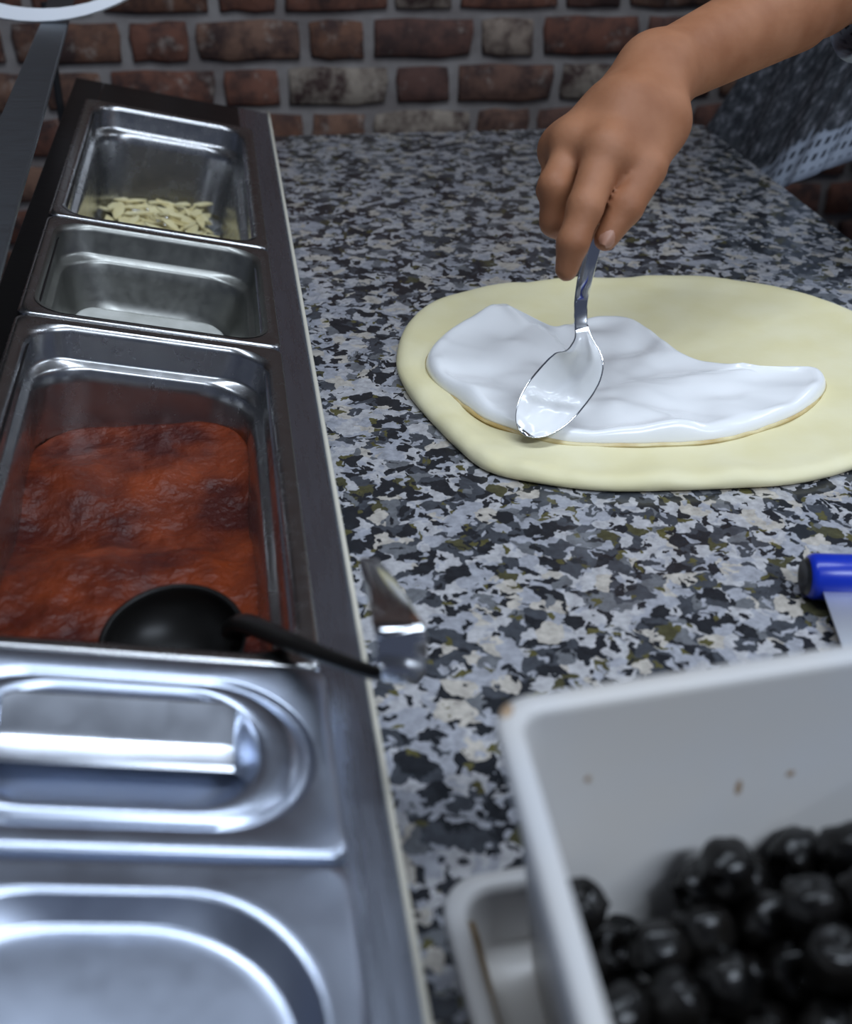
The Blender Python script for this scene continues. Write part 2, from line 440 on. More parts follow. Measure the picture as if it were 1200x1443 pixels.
# ------------------------------------------------------------------ pan contents
def pan_fill(name, ya, yb, zc, hx, hy, ycen, m, amp, fn=None, n=(56, 90), xc=0.):
    """level food surface (world z = zc) with rounded-rect plan, closed below"""
    vs, fs = [], []; nx, ny = n
    for j in range(ny + 1):
        for i in range(nx + 1):
            a, b = -1 + 2 * i / nx, -1 + 2 * j / ny
            x = a * math.sqrt(max(0, 1 - .32 * abs(b) ** 6)); y = b * math.sqrt(max(0, 1 - .22 * abs(a) ** 6))
            X, Y = RC.x + xc + x * hx, ycen + y * hy
            e = min(1, (1 - max(abs(a), abs(b))) * 6)
            vs.append((X, Y, zc + (fn(X, Y, x, y) if fn else 0) + amp * fbm(X * 34, Y * 34, 1.7, 4) * (.4 + .6 * e)))
    for j in range(ny):
        for i in range(nx): k = j * (nx + 1) + i; fs.append((k, k + 1, k + nx + 2, k + nx + 1))
    ring = [i for i in range(nx + 1)] + [j * (nx + 1) + nx for j in range(1, ny + 1)] + [ny * (nx + 1) + i for i in range(nx - 1, -1, -1)] + [j * (nx + 1) for j in range(ny - 1, 0, -1)]
    b0_ = len(vs)
    for k in ring: v = vs[k]; vs.append((v[0] * .985 + RC.x * .015, v[1] * .985 + ycen * .015, v[2] - .018))
    for q in range(len(ring)):
        r = (q + 1) % len(ring); fs.append((ring[r], ring[q], b0_ + q, b0_ + r))
    return pyd(name, vs, fs, m)
SZ = .905
def sauce_h(X, Y, x, y):
    h = .010 * math.exp(-((y + .15) / .16) ** 2) * (x < 2) * math.exp(-((x + .25) / .7) ** 2)        # bank of the scooped hollow
    h -= .010 * math.exp(-((y - .18) / .22) ** 2)
    h += .006 * math.exp(-((y - .55) / .2) ** 2) * math.exp(-((x + .45) / .5) ** 2)
    h += .012 * max(0, abs(x) - .75) ** 1 * 2 * .5
    return h
so = pan_fill('tomato_sauce', PY[3], PY[2], SZ, .0735, .150, (PY[3] + PY[2]) / 2, M['sauce'], .0045, sauce_h, xc=-.0125)
tag(so, 'thick red-brown tomato sauce with a scooped hollow in the deep pan', 'sauce', kind='stuff')
cr = pan_fill('cream_residue', 0, 0, .030, .060, .066, 0., M['cream_dry'], .0025, lambda X, Y, x, y: .012 * max(0, abs(x) - .6) + .012 * max(0, abs(y) - .6) + .004 * (x > .3) * (y < -.2), n=(40, 40), xc=-RC.x)
for v in cr.data.vertices: v.co.z = (v.co.z - .030) * (.12 if v.co.z < .02 else 1.)
cr.location = rl(0, (PY[2] + PY[1]) / 2, -.0655); cr.rotation_euler = (0, TILT, 0)
tag(cr, 'thin whitish cream left on the floor of the short pan', 'cream', kind='stuff')

# ------------------------------------------------------------------ dough, cream
DZ = TZ + .0085
def star_mesh(poly_px, z_of, cpx, ztop, prof, nth=180, close=None, zpx=None):
    c = onz(*cpx, zpx); P = [onz(*p, zpx) for p in poly_px]
    ring = crom([(p[0], p[1], 0) for p in P], 14, True)
    th = np.array([math.atan2(p.y - c[1], p.x - c[0]) for p in ring]); rr_ = np.array([math.hypot(p.x - c[0], p.y - c[1]) for p in ring])
    o = np.argsort(th); th, rr_ = th[o], rr_[o]
    T = np.linspace(-math.pi, math.pi, nth, endpoint=False)
    Rr = np.interp(T, np.r_[th - 2 * math.pi, th, th + 2 * math.pi], np.r_[rr_, rr_, rr_])
    loops = []
    for s, zf in prof:
        L = []
        for t_, r_ in zip(T, Rr):
            r2 = (r_ + s) if s <= 0 and s > -.05 and zf[1] == 'abs' else r_ * s
            x, y = c[0] + r2 * math.cos(t_), c[1] + r2 * math.sin(t_)
            L.append((x, y, z_of(x, y, zf[0], r_ - r2, t_)))
        loops.append(L)
    vs, fs = loft(loops, True); n0 = len(vs); vs.append((c[0], c[1], z_of(c[0], c[1], prof[-1][1][0], .1, 0)))
    b = (len(loops) - 1) * nth
    fs += [(b + j, b + (j + 1) % nth, n0) for j in range(nth)]
    if close: fs.append(tuple(range(nth))[::-1])
    return vs, fs
dough_px = [(558, 498), (575, 452), (620, 420), (700, 400), (800, 391), (930, 388), (1050, 398), (1130, 413), (1205, 437), (1268, 475), (1308, 530), (1290, 590), (1245, 630),
            (1190, 655), (1110, 672), (1000, 678), (880, 681), (790, 674), (693, 655), (645, 622), (600, 576), (570, 538)]
def dz_(x, y, f, d, t):
    lip = (.0022 + .0035 * max(0, .5 + fbm(x * 60, y * 60, 7., 2)) * math.exp(-((t + 2.45) / .35) ** 2)) * math.exp(-((d - .010) / .008) ** 2) if d < .05 else 0
    return TZ + .0006 + f * (.0080 + lip + .0016 * fbm(x * 22, y * 22, .3) * (f > .9) + .0012 * math.sin(t * 9 + 2 * math.sin(t * 4)) * (d < .02))
A = 'abs'; Rl = 'rel'
prof = [(-.003, (0., A)), (-.0004, (.18, A)), (0., (.45, A)), (-.0008, (.72, A)), (-.0028, (.92, A)), (-.006, (1., A)), (-.010, (1., A)), (-.016, (1., A)), (-.025, (1., A)), (-.036, (1., A))] + [(s, (1., Rl)) for s in (.62, .52, .44, .36, .28, .2, .1)]
vs, fs = star_mesh(dough_px, dz_, (900, 540), DZ, prof, 220, True, DZ)
dough = pyd('dough_disc', vs, fs, M['dough']); tag(dough, 'pale yellow rolled dough disc lying on the granite', 'dough')
cream_px = [(600, 512), (622, 482), (660, 458), (706, 438), (738, 460), (775, 478), (805, 466), (845, 456), (900, 468), (955, 506), (1010, 524), (1060, 532), (1115, 528), (1152, 532), (1162, 550),
            (1140, 575), (1090, 600), (1010, 622), (900, 628), (800, 626), (738, 612), (685, 594), (645, 566), (612, 540)]
cpx = np.array([onz(*p, DZ)[:2] for p in [(700, 490), (760, 520), (870, 520), (1000, 565), (1120, 560)]])
def cz_(x, y, f, d, t):
    q = f * (.0070 + .0050 * fbm(x * 24 + 3, y * 30, .9, 2) * min(1, d / .008))
    # spoon-drawn ridges
    q += f * .0013 * math.sin((y - .25 * x) * 120 + 3.5 * fbm(x * 9, y * 9, 4., 2)) * min(1, d / .012)
    q += f * .0024 * math.exp(-((d - .008) / .006) ** 2)
    return DZ + .0008 + max(0., q)
prof = [(0., (0., A)), (-.0002, (.28, A)), (-.0008, (.55, A)), (-.002, (.8, A)), (-.0035, (.95, A)), (-.0055, (1., A)), (-.008, (1., A)), (-.011, (1., A)), (-.015, (1., A))] + [(s, (1., Rl)) for s in (.72, .66, .6, .54, .48, .42, .36, .3, .24, .18, .12, .06)]
vs, fs = star_mesh(cream_px, cz_, (862, 556), DZ, prof, 300, True, DZ)
cream = pyd('cream_spread', vs, fs, M['cream']); tag(cream, 'thick white cream spread in a crescent over the dough', 'cream')

M['oil'] = m_noise('oily_edge', (.50, .33, .10), (.74, .64, .36), 40., .4)
oil_px = [(px + (px - 862) * .006, py + (2.5 + 4.5 * max(0, fbm(px * .011, 3., 1., 2)) if py > 556 else -3)) for px, py in cream_px]
def oz_(x, y, f, d, t): return DZ + .0002 + f * (.0016 + .0012 * fbm(x * 60, y * 60, 2., 2))
vs, fs = star_mesh(oil_px, oz_, (862, 556), DZ, [(0., (0., A)), (-.0006, (.6, A)), (-.002, (1., A)), (-.006, (1., A)), (-.012, (.8, A))] + [(q_, (.5, Rl)) for q_ in (.7, .35)], 300, True, DZ)
oil = pyd('oily_edge', vs, fs, M['oil'], cream); oil['label'] = 'thin tan oily edge'

# ------------------------------------------------------------------ spoon (held)
def spoon():
    T = np.array(onz(736, 613, TZ + .0165))
    ctl = [T, up(783, 556, .783), up(817, 512, .777), up(822, 482, .775), up(818, 456, .775)]
    path = [np.array(p) for p in crom([tuple(c) for c in ctl], 16)]
    cum = np.r_[0, np.cumsum([np.linalg.norm(path[i + 1] - path[i]) for i in range(len(path) - 1)])]; cum /= cum[-1]
    at = lambda q_: np.array([np.interp(q_, cum, [p[k] for p in path]) for k in range(3)])
    view = nrm(CAM - T); n_pref = view * .8 + np.array([.0, -.25, .55])
    def fr(q_):
        t_ = nrm(at(min(1, q_ + .03)) - at(max(0, q_ - .03))); n_ = nrm(n_pref - t_ * float(n_pref @ t_)); return at(q_), t_, n_, np.cross(t_, n_)
    root = empty('serving_spoon', T.tolist())
    tag(root, 'steel serving spoon coated with white cream, held in the hand', 'spoon')
    ns = 40; na = 18
    def wid(q_):
        if q_ < .42: return .0200 * math.sqrt(max(0., 1 - ((.42 - q_) / .422) ** 2))
        k_ = [.42, .50, .58, .66, .73, .79, .84, .89, .94, 1.0001]; w_ = [.0200, .0199, .0194, .0180, .0154, .0118, .0084, .0060, .0048, .0044]
        return float(np.interp(q_, k_, w_))
    dep_ = lambda q_: .0110 * math.sin(math.pi * min(1, (q_ + .03) / .90)) ** .8 if q_ < .87 else 0.
    grid_i, grid_o = [], []
    for i in range(ns + 1):
        q_ = i / ns; wv = max(.0008, wid(q_)); P0, t_, n_, sd = fr(q_)
        rowi, rowo = [], []
        for j in range(na + 1):
            a = -1 + 2 * j / na; h = -dep_(q_) * (1 - a * a) * (wv / .02) ** .6
            p = P0 + sd * (a * wv) + n_ * (h + .003 * (1 - q_) ** 2)
            rowi.append(p - T); rowo.append(p - T - n_ * .0015)
        grid_i.append(rowi); grid_o.append(rowo)
    vs = [p for r in grid_i for p in r] + [p for r in grid_o for p in r]; n = na + 1; o2 = (ns + 1) * n; fs = []
    for i in range(ns):
        for j in range(na):
            k = i * n + j; fs.append((k, k + n, k + n + 1, k + 1)); fs.append((o2 + k, o2 + k + 1, o2 + k + n + 1, o2 + k + n))
        for j in (0, na):
            k = i * n + j; fs.append((k, k + n, o2 + k + n, o2 + k) if j == na else (k, o2 + k, o2 + k + n, k + n))
    for j in range(na): fs.append((j, j + 1, o2 + j + 1, o2 + j)); k = ns * n + j; fs.append((k, o2 + k, o2 + k + 1, k + 1))
    bowl = pyd('bowl', vs, fs, M['polished'], root)
    # cream clinging inside the bowl
    cv, cf = [], []
    n1, n2 = 34, 18
    for i in range(n1 + 1):
        q_ = .035 + .90 * i / n1; wv = wid(q_) * (.95 if q_ < .7 else .95 - .5 * (q_ - .7)); P0, t_, n_, sd = fr(q_)
        for j in range(n2 + 1):
            a = -1 + 2 * j / n2; base_h = -dep_(q_) * (1 - (a * .95) ** 2) * (wid(q_) / .02) ** .6
            ed = min(1, (1 - abs(a)) * 3) * min(1, i / 2) * min(1, (n1 - i) / 6)
            hump = .0030 * math.exp(-((q_ - .36 - .10 * a) / .035) ** 2) + .0016 * math.exp(-((a - .35 - .5 * (q_ - .5)) / .16) ** 2) * (q_ > .35)
            cv.append(P0 - T + sd * (a * wv) + n_ * (base_h + .003 * (1 - q_) ** 2 + .0003 + ed * (.0026 + hump + .0010 * fbm(q_ * 5, a * 2, 2.))))
    for i in range(n1):
        for j in range(n2): k = i * (n2 + 1) + j; cf.append((k, k + n2 + 1, k + n2 + 2, k + 1))
    pyd('cream_coat', cv, cf, M['cream'], bowl)
    # handle: flat tapering strip rising into the grip
    C = [at(.965) - fr(.97)[2] * .0006, at(1.) - fr(.99)[2] * .0004, up(818, 440, .775), up(819, 422, .773), up(824, 393, .766), up(834, 348, .758), up(844, 300, .752), up(850, 262, .756), up(856, 225, .760)]
    C = crom([tuple(c - T) for c in C], 6); vw = Vector(-(R @ np.array([0, 0, 1.])))
    Ls = []
    for i, p in enumerate(C):
        t_ = (C[min(i + 1, len(C) - 1)] - C[max(i - 1, 0)]).normalized()
        fn = Vector(n_pref) * (1 - min(1, i / 14)) + (vw + Vector((.35, 0, 0))) * min(1, i / 14); fn = (fn - t_ * fn.dot(t_)).normalized(); sd = t_.cross(fn); f = i / (len(C) - 1)
        hw = .0044 + .0004 * math.exp(-(f / .08) ** 2) + .0035 * max(0, f - .25); ht = .0016
        Ls.append([p + sd * (hw * a) + fn * (ht * b) for a, b in ((-1, -.5), (-1, .5), (-.8, 1), (0, .75), (.8, 1), (1, .5), (1, -.5), (.8, -1), (-.8, -1))])
    vs, fs = loft(Ls, True, True, True); auto(pyd('handle', vs, fs, M['polished'], root), 45)
    return root
spoon()

# ------------------------------------------------------------------ tubs and olives
def tub(name, corner, wx, wy, rz, z0_, h, taper, rimw, label, cat, rcorner=.03, thick=.0028, shear=0.):
    """corner = back-left rim corner; x to the right, y toward the viewer"""
    root = empty(name, (corner[0], corner[1], z0_), (0, 0, rz)); tag(root, label, cat)
    cx, cy = wx / 2, -wy / 2
    def q(ins, z, dr=0): return rr(wx / 2 - ins, wy / 2 - ins, max(.006, rcorner - ins * .6 + dr), z, 8, cx, cy)
    loops = [q(rimw + taper + .010, 0), q(rimw + taper + .003, .001), q(rimw + taper, .005), q(rimw, h - .010), q(rimw - .0005, h - .0075), q(.0005, h - .0072), q(0, h - .0055), q(0, h - .0015), q(.0014, h), q(rimw - .0005, h), q(rimw + thick - .0008, h - .001), q(rimw + thick, h - .004),
             q(rimw + taper + thick, .009), q(rimw + taper + thick + .004, .0042), q(rimw + taper + thick + .012, .003), q(rimw + taper + .03, .003)]
    vs, fs = loft(loops, True, True, True); vs = [(v[0], v[1] + shear * v[0], v[2]) for v in vs]; o = auto(pyd('body', vs, fs, M['plastic'], root), 60)
    return root
tray = tub('drip_tray', onz(612, 1238, TZ + .036), .30, .33, math.radians(3), TZ, .036, .004, .006, 'shallow white plastic tray under the olive tub, stained brown along its rim', 'tray', .018)
# dried brown drip along the tray's left inner rim
dp = [onz(*p, TZ + .0305) for p in [(634, 1290), (640, 1310), (646, 1335), (652, 1360), (656, 1385), (660, 1405)]]
inv_t = Matrix.Translation((*onz(612, 1238, TZ + .036)[:2], TZ)) @ Matrix.Rotation(math.radians(3), 4, 'Z')
M['stain'] = m_noise('brown_stain', (.10, .055, .008), (.16, .09, .02), 60., .45)
st_pts = [Vector((.0093 + .0004 * math.sin(k), -.020 - .0075 * k, .0325 - .0006 * k + .001 * math.sin(2.1 * k))) for k in range(9)]
vs, fs = tube(st_pts, [(.0040 * math.sin(math.pi * (k + .6) / 9.3) + .0006, .0016) for k in range(9)], 8)
pyd('brown_stain', vs, fs, M['stain'], tray)
M['spot'] = m_noise('dried_spot', (.30, .20, .12), (.38, .27, .17), 90., .5)
RZT = TZ + .0035; TH = .130 - .0035
tcx = onz(689, 984, RZT + TH)
TRZ = math.radians(-1.0)
tb = tub('olive_tub', tcx, .262, .262, TRZ, RZT, TH, .012, .0065, 'white plastic tub half full of black olives', 'tub', .014, shear=.100)
Mt0 = Matrix.Translation((tcx[0], tcx[1], RZT)) @ Matrix.Rotation(TRZ, 4, 'Z'); Mi0 = Mt0.inverted()
def back_wall_point(px, py):
    lo_, hi_ = .05, 1.2; r_ = ray(px, py)
    for _ in range(50):
        m_ = (lo_ + hi_) / 2; q_ = Mi0 @ Vector(CAM + r_ * (m_ / F)); wy_ = -(.0065 + .0028 + .012 * (1 - q_.z / TH)) + .100 * q_.x
        lo_, hi_ = (m_, hi_) if q_.y < wy_ else (lo_, m_)
    return q_
for px, py, ra_, rb_ in ((828, 1098, .0013, .0015), (1113, 1090, .0020, .0016), (1040, 1110, .0016, .004), (985, 1165, .0012, .003)):
    q_ = back_wall_point(px, py); bm = bmesh.new(); bmesh.ops.create_uvsphere(bm, u_segments=14, v_segments=8, radius=1.)
    for v in bm.verts: v.co = Vector((v.co.x * ra_ * (1 + .3 * fbm(v.co.x * 2, v.co.z * 2, px)), v.co.y * .0003, v.co.z * rb_))
    o = bm_obj('brown_spot', bm, M['spot'], tb); o.location = q_; o.rotation_euler = (math.radians(-5.5), 0, math.atan(.1))
bm = bmesh.new(); bmesh.ops.create_uvsphere(bm, u_segments=14, v_segments=8, radius=1.)
for v in bm.verts: v.co = Vector((v.co.x * .0022, v.co.y * .0040, v.co.z * .0009))
o = bm_obj('brown_spot', bm, M['spot'], tb); o.location = Mi0 @ Vector(onz(714, 1003, RZT + TH - .0003)); o.rotation_euler = (0, 0, -.5)
def olive_mesh(seed):
    r = random.Random(seed); bm = bmesh.new(); bmesh.ops.create_uvsphere(bm, u_segments=18, v_segments=12, radius=1.)
    ox, oy = r.uniform(0, 50), r.uniform(0, 50)
    for v in bm.verts:
        p = v.co.copy(); rad = 1 + .16 * fbm(p.x * 1.6 + ox, p.y * 1.6 + oy, p.z * 1.6) + .06 * fbm(p.x * 6 + ox, p.y * 6, p.z * 6)
        if p.z > .80: rad -= .7 * ((p.z - .80) / .20)          # pitted end
        v.co = Vector((p.x * .0104, p.y * .0100, p.z * .0124)) * rad
    me = bpy.data.meshes.new('olive'); bm.to_mesh(me); bm.free(); me.materials.append(M['olive'])
    me.polygons.foreach_set('use_smooth', [True] * len(me.polygons)); return me
oms = [olive_mesh(i) for i in range(6)]
Mt = Matrix.Translation((tcx[0], tcx[1], RZT)) @ Matrix.Rotation(TRZ, 4, 'Z')
ro = random.Random(11); sp = .0218; nol = 0
for lay in range(5):
    for i in range(11):
        for j in range(8):
            u_ = .031 + (i + .5 * (lay % 2)) * sp + ro.uniform(-.0035, .0035); v_ = -.030 - (j + .5 * (lay % 2)) * sp + ro.uniform(-.0035, .0035)
            if u_ > .262 - .032 or v_ < -.262 + .032: continue
            hh = .046 + .036 * min(1, max(0, (u_ - .04) / .13)) + .014 * fbm(u_ * 30, v_ * 30, 5., 2)
            zc = .0142 + lay * .0165
            if lay and zc > hh: continue
            p = Mt @ Vector((u_, v_ + .100 * u_, zc + ro.uniform(-.002, .003)))
            o = bpy.data.objects.new('olive', ro.choice(oms)); col.objects.link(o); o.location = p
            o.rotation_euler = (ro.uniform(-1.9, 1.9), ro.uniform(-1.9, 1.9), ro.uniform(0, 6.28))
            tag(o, 'glossy black olive in the heap inside the white tub', 'olive', 'black olives in the white tub'); nol += 1
print('olives', nol)

# ------------------------------------------------------------------ bench scraper
sx = onz(1141, 812, TZ + .0135)
sc = empty('bench_scraper', (sx[0], sx[1], TZ), (0, 0, math.radians(-10))); tag(sc, 'bench scraper with blue handle and steel blade lying on granite', 'scraper')
pts = [(-.003, 0, .0135), (-.0015, 0, .0135), (0, 0, .0135), (.0015, 0, .0135)] + [(.0015 + .145 * k / 10, 0, .0135) for k in range(1, 11)] + [(.148, 0, .0135)]
vs, fs = tube(pts, [.0085, .0115, .0125, .0131] + [.0131] * 10 + [.0115], 24); auto(pyd('handle', vs, fs, M['blue'], sc), 50)
vs, fs = tube([(-.0045, 0, .0135), (-.0042, 0, .0135), (-.0022, 0, .0135)], [.0060, .0090, .0108], 24); auto(pyd('end_cap', vs, fs, M['black_plastic'], sc), 40)
box('blade', (.004, -.105, .0125), (.142, -.008, .0140), M['blade'], sc, .0005).rotation_euler = (math.radians(6.2), 0, 0)

# ------------------------------------------------------------------ ladle in the sauce
def ladle():
    bc = Vector(onz(243, 902, .926)); root = empty('sauce_ladle', bc); tag(root, 'steel ladle coloured dark for its reflections, resting in the tomato sauce with its hook over the granite', 'ladle')
    nz = Vector((-.05, -.20, .97)).normalized(); q = Vector((0, 0, 1)).rotation_difference(nz)
    rb = .0355; Ls = []
    prof = [(math.sin(a) * rb, -math.cos(a) * rb * .72) for a in np.linspace(.08, math.pi / 2, 12)] + [(rb + .0012, .0006), (rb - .0008, .001)] + [(math.sin(a) * (rb - .0016), -math.cos(a) * (rb - .0016) * .72) for a in np.linspace(math.pi / 2, .08, 12)]
    for r_, z_ in prof: Ls.append([q @ Vector((r_ * math.cos(t), r_ * math.sin(t), z_)) for t in np.linspace(0, 2 * math.pi, 36, endpoint=False)])
    vs, fs = loft(Ls, True, True, True); pyd('bowl', vs, fs, M['ladle'], root)
    S = [bc + q @ Vector((rb * .92, .004, -.003)), Vector(onz(345, 878, .940)), Vector(onz(405, 903, .9585)), Vector(onz(460, 925, .972)), Vector(onz(520, 946, .985)), Vector(onz(550, 953, .991))]
    C = [c - bc for c in crom(S, 6)]
    vs, fs = tube(C, [(.0030 + .0025 * (1 - k / len(C)) ** 2, .0036 + .0060 * (1 - k / len(C)) ** 2) for k in range(len(C))], 12); pyd('stem', vs, fs, M['ladle'], root)
    H = [Vector(onz(548, 957, .991)), Vector(onz(560, 950, .995)), Vector(onz(566, 925, 1.000)), Vector(onz(566, 900, 1.006)), Vector(onz(562, 884, 1.009)), Vector(onz(554, 862, 1.007)), Vector(onz(541, 832, .998)), Vector(onz(529, 806, .987)), Vector(onz(520, 790, .978))]
    C = [c - bc for c in crom(H, 6)]; Ls = []
    side = Vector(R @ np.array([1., .05, 0])); n = len(C)
    for i, p in enumerate(C):
        t_ = (C[min(i + 1, n - 1)] - C[max(i - 1, 0)]).normalized(); sd = (side - t_ * side.dot(t_)).normalized(); fn = sd.cross(t_); f = i / (n - 1)
        hw = (.0035 + .0065 * min(1, f / .18)) if f < .55 else .010 - .0055 * ((f - .55) / .45) ** 1.3; ht = .0014
        Ls.append([p + sd * (hw * a) + fn * (ht * b) for a, b in ((-1, 0), (-.8, 1), (.8, 1), (1, 0), (.8, -1), (-.8, -1))])
    vs, fs = loft(Ls, True, True, True); auto(pyd('hook_handle', vs, fs, M['polished'], root), 50)
ladle()

# ------------------------------------------------------------------ shredded cheese
def shreds():
    r = random.Random(5); vs, fs = [], []
    yc = .99
    for k in range(300):
        lx, Y = r.uniform(-.050, .050), r.uniform(1.00, 1.262); dep = -.1035 + r.uniform(0, .014 + .012 * (lx > .0))
        q_ = rl(lx, Y, dep); X, z = q_.x, q_.z - .004; a = r.uniform(0, math.pi); e = r.uniform(-.25, .45)
        L = r.uniform(.018, .038); w_ = r.uniform(.003, .006); t = .0014
        dx = Vector((math.cos(a) * math.cos(e), math.sin(a) * math.cos(e), math.sin(e))); sd = Vector((-math.sin(a), math.cos(a), 0)); n_ = dx.cross(sd); b = len(vs)
        for s in (-.5, -.17, .17, .5):
            c = Vector((X, Y, z + .006)) + dx * (L * s) + n_ * (-.002 * (s * 2) ** 2) * r.uniform(-.4, 1.)
            wd = w_ * (.2 if abs(s) == .5 else 1)
            vs += [c - sd * wd, c + sd * wd, c + sd * wd + n_ * t, c - sd * wd + n_ * t]
        for s in range(3):
            for j in range(4): fs.append((b + 4 * s + j, b + 4 * s + (j + 1) % 4, b + 4 * s + 4 + (j + 1) % 4, b + 4 * s + 4 + j))
        fs += [(b + 3, b + 2, b + 1, b), (b + 12, b + 13, b + 14, b + 15)]
    o = pyd('cheese_shreds', vs, fs, M['cheese'], None, False)
    tag(o, 'heap of yellowish shredded cheese low in the far steel pan', 'cheese', kind='stuff')
shreds()

# ------------------------------------------------------------------ guard bar and hoop
g = empty('guard_bar', (-.18, 0.9, 0)); tag(g, 'dull grey steel guard bar running beside the topping rail', 'guard bar')
def gl(p): return Vector(p) - Vector((-.18, .9, 0))
Ls = []
for Y, xr, xl in ((.50, -.1265, -.1595), (.8, -.139, -.172), (.92, -.143, -.176), (1.33, -.159, -.187), (1.52, -.168, -.196)):
    z = 1.05
    Ls.append([gl(p) for p in ((xl, Y, z - .004), (xl, Y, z - .001), (xl + .001, Y, z), (xr - .001, Y, z), (xr, Y, z - .001), (xr, Y, z - .004))])
M['guard'] = m_steel('dull_steel', (.20, .22, .24), .45, .05)
vs, fs = loft(Ls, True, True, True); auto(pyd('bar', vs, fs, M['guard'], g), 40)
for Y, X in ((1.46, -.196), (.735, -.1725)):
    vs, fs = tube([gl((X, Y, z)) for z in (0, .5, 1.049)], .0045, 14); auto(pyd('post', vs, fs, M['rubber'], g), 40)['label'] = 'thin dark support post'

hd = onz(55, 31, 1.0505); hp = empty('white_hoop', hd.tolist()); tag(hp, 'white round hoop standing on the grey guard bar', 'hoop')
fw = R @ np.array([0, 0, 1.]); rt = R @ np.array([1., 0, 0]); upv = R @ np.array([0, -1., 0]); sc_ = float(((hd - CAM) @ fw)) / F
Ls = []
for k in range(72):
    a = 2 * math.pi * k / 72 - math.pi / 2
    ro_, ri_ = 267, 252
    co = np.array([-2., 267.]); ci = np.array([6., 267 + 3.])
    def P(c, r, dz): return (rt * (c[0] + r * math.cos(a)) + upv * (c[1] + r * math.sin(a))) * sc_ + fw * dz
    Ls.append([P(co, ro_, -.002), P(co, ro_, .002), P(ci, ri_, .002), P(ci, ri_, -.002)])
Ls.append(Ls[0]); vs, fs = loft(Ls, True); auto(pyd('ring', vs, fs, M['white_gloss'], hp), 40)

